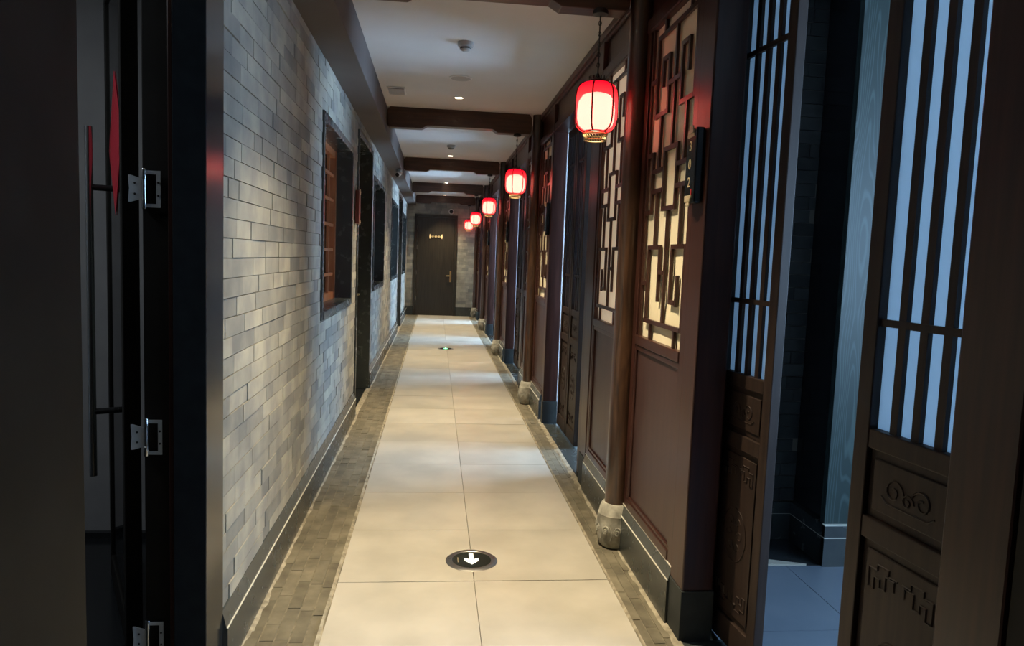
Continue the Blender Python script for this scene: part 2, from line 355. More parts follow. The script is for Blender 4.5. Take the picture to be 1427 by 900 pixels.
# left doors (recessed)
def left_door(i, a, b):
    d = empty('door_%d' % i, (XL, a, 0), kind='structure', label=('recessed dark door between the first two left windows', 'recessed dark door between the third and fourth left windows')[i-1], cat='door')
    l = b - a; t = .045
    for q in ((0, t), (l-t, l)): boxes('door_jamb', 'dark_stone', d, [(-.2, .014, q[0], q[1], 0, DZ[1])], bevel=.003)
    boxes('door_head', 'dark_stone', d, [(-.2, .014, t, l-t, DZ[1]-t, DZ[1])], bevel=.003)
    boxes('door_leaf', 'dark_door', d, [(-.17, -.13, t, l-t, .01, DZ[1]-t)], bevel=.002)
    bm = bmesh.new(); tube(bm, [(-.13, l-.16, 1.0), (-.09, l-.16, 1.0), (-.09, l-.28, 1.0)], .009); fin('door_handle', bm, 'brass', d, smooth=True)
for i, (a, b) in enumerate(DOR): left_door(i+1, a, b)

# ------------------------------------------------------------------ structure: end wall
we = boxes('wall_far', 'mortar', None, [(-.95, 3.6, Y_END+.008, Y_END+.2, 0, Z_CEIL), (-3.3, -.95, Y_END+.008, Y_END+.2, 0, Z_CEIL)], kind='structure', label='grey brick wall closing the far end of the corridor', cat='wall')
bm = bmesh.new()
for r in range(36):
    z0 = .21 + r*.0725; x = XL - random.uniform(0, .2)
    if z0 + .07 > 2.79: break
    while x < 1.05:
        l = random.choice((.24, .26, .28, .14)); a, b = max(x, XL), min(x+l, 1.05)
        for s0, s1 in (((a, min(b, -.51)), (max(a, .49), b)) if z0 < 2.35 else ((a, b),)):
            if s1 - s0 > .03: bx(bm, s0+.002, s1-.002, Y_END+random.uniform(-.002, .002), Y_END+.03, z0, z0+.0695)
        x += l
fin('end_bricks', bm, 'brick', we, kind='stuff')
bm = bmesh.new()
for a, b in ((XL, -.515), (.49, 1.0)): bx(bm, a, b, Y_END-.022, Y_END+.02, 0, .21)
fin('skirting_stone', bm, 'dark_stone', we)
d = empty('door_3', (0, Y_END, 0), kind='structure', label='tall dark wooden door in the end wall with gold lever', cat='door')
for q in ((-.513, -.45), (.425, .486)): boxes('door_jamb', 'dark_door', d, [(q[0], q[1], -.03, .06, 0, 2.36)], bevel=.003)
boxes('door_head', 'dark_door', d, [(-.45, .425, -.03, .06, 2.30, 2.36)], bevel=.003)
boxes('door_leaf', 'dark_door', d, [(-.447, .422, -.012, .03, .008, 2.297)], bevel=.002)
for z in (.35, .95, 1.55, 2.0): boxes('hinge', 'brushed_steel', d, [(-.462, -.442, -.022, -.01, z, z+.1)])
bm = bmesh.new(); tube(bm, [(.355, -.012, .95), (.355, -.06, .95), (.25, -.06, .945)], .012, 8); bx(bm, .335, .375, -.018, -.01, .80, 1.06); tube(bm, [(.355, -.014, .86), (.355, -.04, .86), (.335, -.04, .83)], .008); tube(bm, [(.355,-.014,1.03),(.355,-.04,1.03)], .012)
fin('door_handle', bm, 'brass', d, smooth=True)
# near closing wall behind the camera
boxes('wall_near', 'grey_board', None, [(-3.3, 3.6, -2.3, -2.2, 0, Z_CEIL)], kind='structure', label='grey wall behind the viewer', cat='wall')
boxes('wall_outer_left', 'grey_board', None, [(-3.4, -3.3, -2.3, Y_END+.2, 0, Z_CEIL)], kind='structure', label='outer wall left of the dark rooms', cat='wall')

# ------------------------------------------------------------------ structure: right wall frame
wr = boxes('wall_right', 'lacquer_wood', None, [(.985, 1.10, -2.2, Y_END, 2.50, Z_CEIL)], kind='structure', label='dark timber fascia above the lattice screens', cat='wall')
boxes('cornice_moulding', 'lacquer_wood', wr, [(.955, .985, -2.2, Y_END, 2.745, Z_CEIL), (.968, .985, -2.2, Y_END, 2.725, 2.745)], bevel=.003)
boxes('top_rail', 'lacquer_wood', wr, [(.960, .99, -2.2, Y_END, 2.50, 2.56)], bevel=.004)
boxes('trim_2', 'black_paint', None, [(.963, 1.10, -2.2, 1.055, 0, 2.499)], kind='structure', label='dark boarding beside the viewer on the right', cat='wall')
br = empty('baseboard_right', (XR, 2.6, 0), kind='structure', label='dark stone skirting under the timber screens', cat='baseboard')
spans = [(YC[k]-(.80 if k == 0 else .72), YC[k]+.86) for k in range(4)] + [(YC[4]-.72, Y_END)]
for a, b in spans:
    bm = bmesh.new(); prism(bm, [(.03, 0), (-.018, 0), (-.018, .178), (-.014, .183), (.0, .232), (.03, .232)], 'y', a-2.6, b-2.6); fin('skirting_stone', bm, 'dark_stone', br)
    boxes('skirting_line', 'stone_line', br, [(-.0185, -.012, a-2.6, b-2.6, .1785, .1825), (-.004, .004, a-2.6, b-2.6, .2315, .2350)])

# side rooms: shared partitions, outer wall with frosted daylight windows
ro = empty('wall_outer_right', (3.4, 0, 0), kind='structure', label='outer wall of the side rooms', cat='wall')
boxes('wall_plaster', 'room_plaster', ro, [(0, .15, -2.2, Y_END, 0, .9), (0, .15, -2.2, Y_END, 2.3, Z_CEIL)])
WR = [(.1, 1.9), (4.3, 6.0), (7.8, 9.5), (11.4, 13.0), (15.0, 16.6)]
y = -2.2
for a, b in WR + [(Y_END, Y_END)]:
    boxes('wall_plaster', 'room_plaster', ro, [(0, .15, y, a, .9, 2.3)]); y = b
for i, (a, b) in enumerate(WR):
    w = empty('window_%d' % (5+i), (3.4, a, .9), kind='structure', label='frosted daylight window of side room %s' % ('nearest the viewer', 'behind the first column', 'behind the second column', 'behind the third column', 'behind the fourth column')[i], cat='window')
    l = b - a
    piece('glass_pane', 'daylight_%d' % i, w, .05, .06, 0, l, 0, 1.4)
    for q in ((0, .04), (l/2-.02, l/2+.02), (l-.04, l)): piece('window_frame', 'lacquer_wood', w, .0, .05, q[0], q[1], 0, 1.4)
    for q in ((0, .04), (1.36, 1.4)): piece('window_frame', 'lacquer_wood', w, .0, .05, .04, l-.04, *q)
pt = empty('wall_partition', (1.1, 3.54, 0), kind='structure', label='grey brick and panelled wall inside the open side room', cat='wall')
boxes('partition_core', 'mortar', pt, [(0, .82, .005, .1, 0, Z_CEIL)])
for r in range(39):
    z0 = .21 + r*.066; x = -random.uniform(0, .2)
    while x < .82:
        l = random.choice((.25, .26, .14)); a, b = max(x, 0), min(x+l, .82)
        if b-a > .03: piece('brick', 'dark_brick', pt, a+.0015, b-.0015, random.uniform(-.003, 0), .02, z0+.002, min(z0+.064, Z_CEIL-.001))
        x += l
boxes('corner_post', 'black_granite', pt, [(.82, .86, -.30, .1, 0, Z_CEIL)])
boxes('wall_panel', 'ash_panel', pt, [(.80, 2.3, -.338, -.30, .2, Z_CEIL)], bevel=.002)
bm = bmesh.new()
bx(bm, 0, .80, -.02, .0, 0, .205); bx(bm, .795, .82, -.35, .0, 0, .205); bx(bm, .795, 2.3, -.358, -.33, 0, .205)
fin('skirting_stone', bm, 'dark_stone', pt)
boxes('skirting_line', 'stone_line', pt, [(.793, 2.3, -.360, -.33, .141, .145), (.793, 2.3, -.359, -.33, .203, .207), (.793, .80, -.35, -.02, .141, .143), (0, .8, -.021, -.01, .141, .143)])
for k in range(1, 5): boxes('partition_core', 'ceiling_paint', pt, [(0, 2.3, YC[k]-3.54+(.07 if k < 4 else -.03), YC[k]-3.54+(.17 if k < 4 else .07), 0, Z_CEIL)])

# ------------------------------------------------------------------ jamb posts
def make_post(name, y0, y1, near):
    """timber post with a stone plinth; y0..y1 along the corridor"""
    t = empty('timber_post', (1.02, y0, 0)); boxes('post_cap', 'lacquer_wood', wr, [(.958, 1.0, y0, y1, 2.5, 2.724)], bevel=.004)
    l = y1 - y0
    boxes('post', 'lacquer_wood', t, [(-.062, .06, 0, l, .2, 2.499)], bevel=.006)
    boxes('plinth', 'plinth_stone', t, [(-.065, .064, -.004, l+.004, 0, .2)], bevel=.003)
    return t
PL = {0: 'nearest, carrying the number 302 plate', 1: 'by the daylight slit', 2: 'before the third column', 3: 'before the fourth column', 4: 'before the end wall'}
for k in range(5):
    y0 = 2.535 if k == 0 else YC[k]-.87
    p = make_post('p', y0, y0+(.14 if k == 0 else .075), True); tag(p, 'dark timber door post on black stone plinth, ' + PL[k], 'post', 'door posts of the right wall')
PF = {0: 'just beyond the first column', 1: 'just beyond the second column', 2: 'just beyond the third column', 3: 'just beyond the fourth column'}
for k in range(4):
    p = make_post('p', YC[k]+.86, YC[k]+1.03, False); tag(p, 'dark timber door post with low stone foot ' + PF[k], 'post', 'door posts of the right wall')
    boxes('door_jamb', 'panel_wood', p, [(-.035, .10, .172, .37, .01, 2.5)], bevel=.004)
    boxes('threshold_end', 'dark_stone', p, [(-.05, .1, .172, .40, 0, .012)])
p = make_post('p', 1.06, 1.22, False); tag(p, 'dark timber post at the near end of the open doorway', 'post', 'door posts of the right wall')

# ------------------------------------------------------------------ lattice screens
VB = [(6,2.43,2.49),(2,2.43,2.49),(7,2.085,2.43),(5,2.085,2.32),(6,2.21,2.32),(4,1.92,2.43),(3,2.085,2.32),(2,2.205,2.32),(1,2.085,2.43),(2,1.84,2.085),(6,1.84,2.085),(8,1.085,2.49),
      (7,1.66,1.92),(5,1.665,1.92),(3,1.665,1.92),(1,1.75,1.84),(6,1.50,1.75),(4,1.165,1.665),(2,1.50,1.75),(7,1.165,1.50),(5,1.27,1.50),(3,1.27,1.50),(2,1.264,1.373),(1,1.165,1.50),(6,1.085,1.165),(2,1.085,1.165)]
HB = [(2.43,.6,7),(2.32,5,6),(2.20,3,5),(2.32,2,3),(2.085,5,7),(2.085,1,3),(2.25,7,8),(1.92,7,8),(1.84,5,7),(1.75,5,7),(1.92,3,5),(1.665,3,5),(1.84,1,3),(1.75,1,3),(1.66,7,8),(1.50,5,7),(1.50,1,3),(1.39,4,5),(1.27,2,3),(1.335,.7,1),(1.335,7,8),(1.165,1,7.3)]
def make_screen(yn, yf, o0, sgn, far, cloth):
    """screen from yn..yf (local, relative to column); bars run from o0 in direction sgn"""
    t = empty('lattice_screen', (XR, 0, 0))
    a, b = (min(o0, o0+sgn*.625), max(o0, o0+sgn*.625))
    x0, x1 = .0, .045
    bm = bmesh.new(); bx(bm, x0, x1, yn, a, .232, 2.50); fin('stile', bm, 'lacquer_wood', t, bevel=.003)
    bm = bmesh.new(); bx(bm, x0, x1, b, yf, .232, 2.50); fin('stile', bm, 'lacquer_wood', t, bevel=.003)
    bm = bmesh.new(); bx(bm, x0, x1, a, b, 2.49, 2.50); fin('rail', bm, 'lacquer_wood', t)
    bm = bmesh.new(); bx(bm, x0-.004, x1, a, b, 1.04, 1.085); fin('rail', bm, 'lacquer_wood', t, bevel=.004)
    bm = bmesh.new(); bx(bm, x0-.004, x1, a, b, .232, .275); fin('rail', bm, 'lacquer_wood', t, bevel=.004)
    bm = bmesh.new(); bx(bm, .012, .03, a, b, .275, 1.04)
    fin('lower_panel', bm, 'panel_wood', t)
    bm = bmesh.new(); bx(bm, .002, .012, a, b, .275, .292); bx(bm, .002, .012, a, b, 1.015, 1.04); bx(bm, .002, .012, a, a+.018, .292, 1.015); bx(bm, .002, .012, b-.018, b, .292, 1.015)
    fin('panel_moulding', bm, 'lacquer_wood', t, bevel=.003)
    # slightly slack cloth behind the bars
    bm = bmesh.new(); nz = 14; G = []
    for i in range(nz+1):
        G.append([bm.verts.new((.024 + .004*math.sin(i*1.7+j*2.1)*(.5+.5*math.sin(i*.9)), a+(b-a)*j/4, 1.085+(2.49-1.085)*i/nz)) for j in range(5)])
    for i in range(nz):
        for j in range(4): bm.faces.new((G[i][j], G[i][j+1], G[i+1][j+1], G[i+1][j]))
    fin('backing_cloth', bm, cloth, t, smooth=True)
    bm = bmesh.new(); bx(bm, .035, .045, a, b, 1.085, 2.49); fin('back_board', bm, 'panel_wood', t)
    P = lambda u: o0 + sgn*(.025 + .082*(u-1))
    h = .0095
    for u, z0, z1 in VB: piece('lattice_bar', 'lacquer_wood', t, .006, .018, P(u)-h, P(u)+h, z0-(h if z0 > 1.1 else 0), z1+(h if z1 < 2.48 else 0))
    for z, u0, u1 in HB:
        a_, b_ = sorted((P(u0), P(u1))); piece('lattice_bar', 'lacquer_wood', t, .005, .017, a_+h, b_-h, z-h, z+h)
    return t
sn = make_screen(-.789, -.058, -.735, 1, False, 'lattice_cloth'); sf = make_screen(-.056, .855, .815, -1, True, 'lattice_paper_glow')
index_kids()
SN = ['nearest, with the 302 plate beside it', 'short of the second column', 'short of the third column', 'short of the fourth column', 'short of the fifth column at the end wall']
for k in range(5):
    o = sn if k == 0 else copy_tree(sn)
    o.location = (XR, YC[k], 0); tag(o, 'timber lattice screen with cream cloth, ' + SN[k], 'screen', 'lattice screens of the right wall')
SF = ['immediately past the first column', 'immediately past the second column', 'immediately past the third column', 'immediately past the fourth column']
for k in range(4):
    o = sf if k == 0 else copy_tree(sf)
    o.location = (XR, YC[k], 0); tag(o, 'timber lattice screen with pale paper, ' + SF[k], 'screen', 'lattice screens of the right wall')

# ------------------------------------------------------------------ round columns with carved stone drums
def make_column():
    t = empty('round_column', (0,0,0))
    bm = bmesh.new(); n = 28; prof = [(.060, .222), (.0595, .8), (.058, 1.5), (.056, 2.2), (.055, Z_CEIL)]
    lathe(bm, prof, n)
    for v in bm.verts:
        a = math.atan2(v.co.y, v.co.x); k = 1 + .015*math.sin(3*a+v.co.z*2) ; v.co.x *= k; v.co.y *= k
    fin('shaft', bm, 'column_wood', t, smooth=True)
    bm = bmesh.new()
    lathe(bm, [(.066, 0), (.078, .012), (.090, .045), (.096, .09), (.094, .135), (.090, .165), (.091, .168), (.087, .172), (.083, .195), (.075, .215), (.068, .224)], 36)
    st = fin('stone_drum', bm, 'base_stone', t, smooth=True)
    bm = bmesh.new()
    def onb(a, z, off=.002):
        r = .096 - abs(z-.09)*.10 + off; return (r*math.cos(a), r*math.sin(a), z)
    for q in range(5):      # carved scrolls
        a0 = PI*1.25 + (q-2)*.62
        tube(bm, [onb(a0+.20*math.exp(-s*.17)*math.cos(s), .095+.030*math.exp(-s*.17)*math.sin(s)) for s in [i*.5 for i in range(22)]], .005, 5)
        tube(bm, [onb(a0+.30+.08*math.sin(i*.7), .05+.012*i, .001) for i in range(7)], .003, 5)
    fin('carved_scroll', bm, 'base_stone', st, smooth=True)
    bm = bmesh.new(); tube(bm, [(.045, -.048, .24), (.046, -.046, 1.2), (.043, -.044, 2.6)], .0022, 6); fin('cable', bm, 'cable', t)
    return t
col0 = make_column(); index_kids()
CN = ['nearest, beside the first lantern', 'second from the viewer, on a pale stone ball', 'third from the viewer', 'fourth from the viewer', 'farthest, against the end wall']
for k in range(5):
    o = col0 if k == 0 else copy_tree(col0)
    o.location = (.942, YC[k], 0); tag(o, 'round brown wooden column on carved stone drum, ' + CN[k], 'column', 'round columns of the right wall')
    o.rotation_euler = (0, 0, 0)

# ------------------------------------------------------------------ ceiling beams with stepped ends
def make_beam():
    t = empty('ceiling_beam')
    pts = [(-.485, 2.625), (-.465, 2.603), (-.165, 2.603), (-.115, 2.632), (.50, 2.632), (.55, 2.603), (.855, 2.603), (.875, 2.625), (.875, 2.75), (.85, Z_CEIL), (-.46, Z_CEIL), (-.485, 2.76)]
    bm = bmesh.new(); prism(bm, pts, 'y', -.055, .055); fin('beam', bm, 'beam_wood', t, bevel=.004)
    bm = bmesh.new()       # shallow scroll relief
    for x in [-.38, -.28, .0, .18, .36, .66, .76]:
        tube(bm, [(x+.035*math.exp(-s*.15)*math.cos(s), -.056, 2.70+.028*math.exp(-s*.15)*math.sin(s)) for s in [i*.55 for i in range(18)]], .0025, 4)
    fin('carved_scroll', bm, 'beam_wood', t)
    return t
bm0 = make_beam(); index_kids()
BN = ['nearest, carrying the first lantern at the picture top', 'across the ceiling at the second column', 'at the third column', 'at the fourth column', 'tight against the end wall']
for k in range(5):
    o = bm0 if k == 0 else copy_tree(bm0)
    o.location = (0, YC[k]+(.02 if k < 4 else 0), 0); tag(o, 'dark wooden ceiling beam with stepped ends, ' + BN[k], 'beam', 'ceiling beams')

# ------------------------------------------------------------------ lanterns
def make_lantern():
    t = empty('hanging_lantern')
    # local z=0 at shade bottom
    prof = [(.054, .0), (.072, .005), (.087, .018), (.096, .038), (.100, .065), (.101, .12), (.100, .165), (.095, .193), (.084, .212), (.066, .224), (.045, .229)]
    bm = bmesh.new(); lathe(bm, prof, 48, cap=False); sh = fin('silk_shade', bm, 'lantern_silk', t, smooth=True)
    for q in range(6):
        a = q*PI/3 + .12
        bm = bmesh.new(); tube(bm, [((r+.0012)*math.cos(a), (r+.0012)*math.sin(a), z) for r, z in prof], .0040, 6)
        fin('wire_rib', bm, 'lantern_rib', sh, smooth=True)
    bm = bmesh.new(); ring = [(.052*math.cos(i*PI/12), .052*math.sin(i*PI/12), 0) for i in range(24)]; tube(bm, ring, .004, 6, True)
    fin('bottom_ring', bm, 'lantern_rib', sh, smooth=True)
    bm = bmesh.new()
    for z, r in ((-.012, .058), (-.040, .050)): tube(bm, [(r*math.cos(i*PI/12), r*math.sin(i*PI/12), z) for i in range(24)], .0035, 6, True)
    for i in range(24):
        a = i*PI/12; tube(bm, [(.057*math.cos(a), .057*math.sin(a), -.012), (.0515*math.cos(a+.13), .0515*math.sin(a+.13), -.026), (.050*math.cos(a), .050*math.sin(a), -.040)], .0018, 4)
    for i in range(4):
        a = i*PI/2+.3; tube(bm, [(.052*math.cos(a), .052*math.sin(a), 0), (.057*math.cos(a), .057*math.sin(a), -.012)], .002, 4)
    fin('brass_gallery', bm, 'brass', t, smooth=True)
    bm = bmesh.new(); lathe(bm, [(.046, .226), (.046, .236), (.030, .242), (.012, .252), (.006, .27)], 20)
    for i in range(14):
        a = i*PI/7; lathe(bm, [(.0025, .24), (.0025, .256)], 5, c=(.040*math.cos(a), .040*math.sin(a), 0))
    fin('top_cap', bm, 'black_metal', t)
    bm = bmesh.new(); tube(bm, [(0, 0, .26), (0, 0, .545)], .0035, 6)
    for i in range(11):
        z = .285 + i*.024; tube(bm, [(.007*math.cos(s*PI/4)*(1 if i % 2 else 0.0)+0, .007*math.cos(s*PI/4)*(0 if i % 2 else 1), z+.012*math.sin(s*PI/4)) for s in range(8)], .0018, 4, True)
    fin('hanging_chain', bm, 'black_metal', t)
    bm = bmesh.new(); lathe(bm, [(.018, .535), (.036, .540), (.038, .552), (.030, .566)], 20); fin('ceiling_rose', bm, 'black_metal', t, smooth=True)
    bm = bmesh.new(); lathe(bm, [(.030, .008), (.062, .014), (.080, .030), (.088, .06), (.089, .10), (.084, .14), (.066, .168), (.030, .180)], 32); fin('frosted_bulb', bm, 'bulb_glow', t, smooth=True)
    return t
mat('bulb_glow', (1,.9,.7), .4, emit=(1,.92,.66), estr=LANT_E)
lan = make_lantern(); index_kids()
LN = ['nearest and largest, glowing beside the 302 screen', 'second from the viewer', 'third from the viewer', 'fourth from the viewer', 'farthest, just before the end wall']
for k in range(5):
    o = lan if k == 0 else copy_tree(lan)
    loc = (.738, YC[k]-.02 if k < 4 else 16.90, 2.042); o.location = loc
    tag(o, 'glowing red silk lantern with brass gallery, ' + LN[k], 'lantern', 'red lanterns along the right wall')
# ------------------------------------------------------------------ lattice door leaves of the right doorways
def make_leaf():
    """local x from hinge 0..w, corridor face y=0, thickness +y"""
    t = empty('door_leaf', (0,0,0)); w = .395; T = .036
    for a, b in ((0, .053), (w-.053, w)): boxes('stile', 'leaf_wood', t, [(a, b, 0, T, .02, 2.49)], bevel=.003)
    for a, b in ((.02, .12), (.765, .82), (.992, 1.04), (2.43, 2.49)): boxes('rail', 'leaf_wood', t, [(.053, w-.053, .002, T-.002, a, b)], bevel=.003)
    for a, b in ((.12, .765), (.82, .992)):
        rp = boxes('raised_panel', 'leaf_wood', t, [(.053, w-.053, .014, .026, a, b), (.075, w-.075, .008, .014, a+.022, b-.022)], bevel=.003)
        lowp = rp if a < .5 else lowp
    bm = bmesh.new()
    def sp(cx, cz, r, turn=1, n=16): tube(bm, [(cx+turn*r*math.exp(-s*.16)*math.cos(s), .0075, cz+r*math.exp(-s*.16)*math.sin(s)) for s in [i*.55 for i in range(n)]], .0028, 5)
    for cx, tn in ((.15, 1), (.245, -1)): sp(cx, .905, .036, tn)
    sp(.197, .895, .022); tube(bm, [(.11, .0075, .885), (.13, .0075, .872), (.265, .0075, .872), (.285, .0075, .885)], .0025, 5)
    fin('upper_carving', bm, 'leaf_wood', rp, smooth=True)
    bm = bmesh.new()
    def fret(cx, cz, sx, sz):
        P = [(0,0),(0,-.05),(.02,-.05),(.02,-.02),(.04,-.02),(.04,-.04),(.06,-.04),(.06,-.005),(.09,-.005),(.09,-.03)]
        tube(bm, [(cx+sx*p, .0075, cz+sz*q) for p, q in P], .0026, 4)
        tube(bm, [(cx+sx*p, .0075, cz+sz*q) for p, q in [(0,0),(.03,.0),(.03,.015),(.07,.015),(.07,0),(.1,0)]], .0026, 4)
    fret(.09, .70, 1, 1); fret(w-.09, .70, -1, 1); fret(.09, .19, 1, -1); fret(w-.09, .19, -1, -1)
    for q in range(6): sp(.197+.04*math.cos(q*PI/3), .445+.055*math.sin(q*PI/3), .022, 1 if q % 2 else -1, 12)
    tube(bm, [(.197+.085*math.cos(i*PI/12), .0075, .445+.10*math.sin(i*PI/12)) for i in range(24)], .0028, 5, True)
    fin('lower_carving', bm, 'leaf_wood', lowp, smooth=True)
    for q in range(1, 4): piece('vertical_bar', 'leaf_wood', t, .053+.0723*q-.0125, .053+.0723*q+.0125, .012, .025, 1.04, 2.43)
    for z in (1.305, 2.195): piece('cross_bar', 'leaf_wood', t, .053, w-.053, .010, .022, z-.009, z+.009)
    piece('frosted_glass', 'frosted_pane', t, .05, w-.05, .026, .029, 1.035, 2.435)
    return t
leaf = make_leaf(); index_kids(); used = [0]
def put_leaf(x, y, rz, label, sx=1.0):
    o = leaf if not used[0] else copy_tree(leaf); used[0] = 1
    o.location = (x, y, 0); o.rotation_euler = (0, 0, rz); tag(o, label, 'door', 'lattice door leaves of the right wall'); return o
a_ = put_leaf(1.095, 2.665, math.radians(-84.2), 'timber lattice door leaf with blue-lit bars, beside the 302 post')
a_.scale = (.96, 1, 1)
put_leaf(1.080, 1.715, math.radians(-84.2), 'timber lattice door leaf at the right edge, bluest and largest')
WH = ['first', 'second', 'third', 'fourth']
for k in range(4):
    y1 = YC[k+1]-.87; n = 0
    closed = {0: 2, 1: 2, 2: 1, 3: 0}[k]
    gap = .055
    for q in range(closed):
        put_leaf(1.075, y1-gap-.397*q, -PI/2, 'closed lattice door leaf, %s the far post, doorway past %s column' % (('hung beside', 'one leaf from')[q], WH[k]))
    put_leaf(1.14, YC[k]+1.24, math.radians(4), 'lattice door leaf swung into the side room past the %s column' % WH[k])
    if k == 3: put_leaf(1.16, y1-.09, math.radians(2), 'lattice door leaf swung in at the last doorway before the end wall')

# ------------------------------------------------------------------ ceiling fittings
def ringmesh(r0, r1, z0, z1): return [(r0, z1), (r0, z0), (r1, z0), (r1, z1)]
def make_downlight():
    t = empty('downlight')
    bm = bmesh.new(); lathe(bm, [(.034, 0), (.036, -.006), (.048, -.004), (.050, 0)], 28, cap=False); fin('trim_ring', bm, 'white_plastic', t, smooth=True)
    bm = bmesh.new(); lathe(bm, [(.001, -.002), (.034, -.002), (.034, -.001)], 24); fin('lamp_lens', bm, 'lens_white', t)
    return t
dl = make_downlight(); index_kids()
for k, y in enumerate((6.40, 10.1, 13.83, 2.95, 16.62)):
    o = dl if k == 0 else copy_tree(dl)
    o.location = (.16, y, Z_CEIL-.0005)
    tag(o, 'small round recessed downlight in white ceiling, ' + ('nearest lit one in view, before the second beam', 'before the third beam', 'before the fourth beam', 'overhead above the near floor arrow', 'at the end wall')[k], 'light', 'ceiling downlights')
    ld = bpy.data.lights.new('downlight_lamp', 'SPOT'); ld.energy = SPOT_W * (1.0, .9, .9, 1.0, .55, .5)[k]; ld.color = (1, .83, .56); ld.spot_size = math.radians(90); ld.spot_blend = 1.0; ld.shadow_soft_size = .03
    lo = bpy.data.objects.new('downlight_lamp', ld); COL.objects.link(lo); lo.parent = o; lo.location = (0, 0, -.012)
def smoke(y, lab):
    t = empty('smoke_detector', (.152, y, Z_CEIL), label=lab, cat='smoke detector', group='ceiling smoke detectors')
    bm = bmesh.new(); lathe(bm, [(.052, 0), (.052, -.022), (.047, -.028), (.034, -.030)], 28); fin('base', bm, 'grey_plastic', t, smooth=True)
    bm = bmesh.new(); lathe(bm, [(.034, -.029), (.036, -.036), (.034, -.044), (.022, -.054), (.004, -.055)], 28); fin('sensor_head', bm, 'grey_plastic', t, smooth=True)
    bm = bmesh.new(); lathe(bm, [(.0365, -.0375), (.0372, -.040), (.0362, -.0425)], 28, cap=False); fin('slot', bm, 'dark_slot', t)
smoke(4.77, 'round smoke detector on the ceiling nearest the viewer'); smoke(9.15, 'smaller-looking smoke detector beyond the second beam')
t = empty('ceiling_speaker', (.152, 5.70, Z_CEIL), label='flat round speaker grille in the ceiling beyond the smoke detector', cat='speaker')
bm = bmesh.new(); lathe(bm, [(.088, 0), (.088, -.005), (.078, -.008)], 32); fin('rim', bm, 'white_plastic', t, smooth=True)
bm = bmesh.new(); lathe(bm, [(.076, -.0081), (.04, -.0105), (.003, -.0115)], 32); fin('grille', bm, 'grey_plastic', t, smooth=True)
t = empty('ceiling_vent', (-.365, 6.25, Z_CEIL), label='small rectangular slotted vent beside the left soffit', cat='vent')
boxes('frame', 'white_plastic', t, [(-.075, .075, -.12, .12, -.012, 0)], bevel=.003)
boxes('dark_opening', 'dark_slot', t, [(-.065, .065, -.11, .11, -.0135, -.012)])
for i in range(7): piece('vent_slat', 'white_plastic', t, -.065, .065, -.10+.032*i, -.088+.032*i, -.020, -.0135)
t = empty('security_camera', (-.52, 9.95, 2.56), label='small grey security camera under the left soffit', cat='camera')
bm = bmesh.new(); lathe(bm, [(.02, 0), (.05, -.01), (.05, -.04), (.02, -.05)], 20); fin('mount', bm, 'grey_plastic', t, smooth=True)
bm = bmesh.new(); tube(bm, [(0, -.02, -.06), (-.02, -.12, -.09)], .035, 14); fin('body', bm, 'white_plastic', t, smooth=True)
bm = bmesh.new(); tube(bm, [(-.02, -.12, -.09), (-.022, -.126, -.0915)], .026, 14); fin('lens', bm, 'dark_slot', t)
t = empty('dome_camera', (.33, Y_END, 2.45), label='round white dome camera above the end door', cat='camera')
bm = bmesh.new(); tube(bm, [(0, 0, 0), (0, -.05, 0)], .062, 20); fin('housing', bm, 'white_plastic', t, smooth=True)
bm = bmesh.new(); tube(bm, [(0, -.05, 0), (0, -.07, -.004), (0, -.08, -.006)], .042, 18); fin('lens', bm, 'dark_slot', t, smooth=True)

# ------------------------------------------------------------------ floor exit lights
ARROW = [(-.0107,.069),(.0107,.069),(.0107,.003),(.033,.016),(.033,-.014),(0,-.0555),(-.033,-.014),(-.033,.016),(-.0107,.003)]
def floor_light(x, y, green, lab):
    t = empty('floor_exit_light', (x, y, 0), label=lab, cat='floor light', group='exit lights in the floor')
    bm = bmesh.new(); lathe(bm, [(.090, .003), (.094, .0065), (.112, .0065), (.122, .001)], 48, cap=False); fin('steel_ring', bm, 'brushed_steel', t, smooth=True)
    bm = bmesh.new(); lathe(bm, [(.092, .001), (.092, .0045)], 48); fin('glass_disc', bm, 'glow_glass', t)
    bm = bmesh.new(); A = [bm.verts.new((p[0], p[1], .0055)) for p in ARROW]; bm.faces.new(A)
    r = bmesh.ops.extrude_face_region(bm, geom=bm.faces[:]); bmesh.ops.translate(bm, verts=[v for v in r['geom'] if isinstance(v, bmesh.types.BMVert)], vec=(0,0,.0006))
    bmesh.ops.triangulate(bm, faces=bm.faces[:]); fin('arrow', bm, 'arrow_green' if green else 'arrow_white', t, label='green glowing arrow' if green else 'white arrow')
    for sx in (-1, 1):
        bm = bmesh.new(); lathe(bm, [(.006, .006), (.006, .0078), (.004, .0084)], 12, c=(sx*.103, .01, 0)); fin('screw', bm, 'steel', t)
    if not green:       # one column of tiny print
        bm = bmesh.new()
        for i in range(7): bx(bm, -.0660, -.0625, .02-.008*i, .0255-.008*i, .0045, .0049)
        fin('small_print', bm, 'cream_enamel', t)
floor_light(.207, 3.286, False, 'round floor light with white arrow pointing at the viewer'); floor_light(.188, 11.03, True, 'small far floor light glowing green')

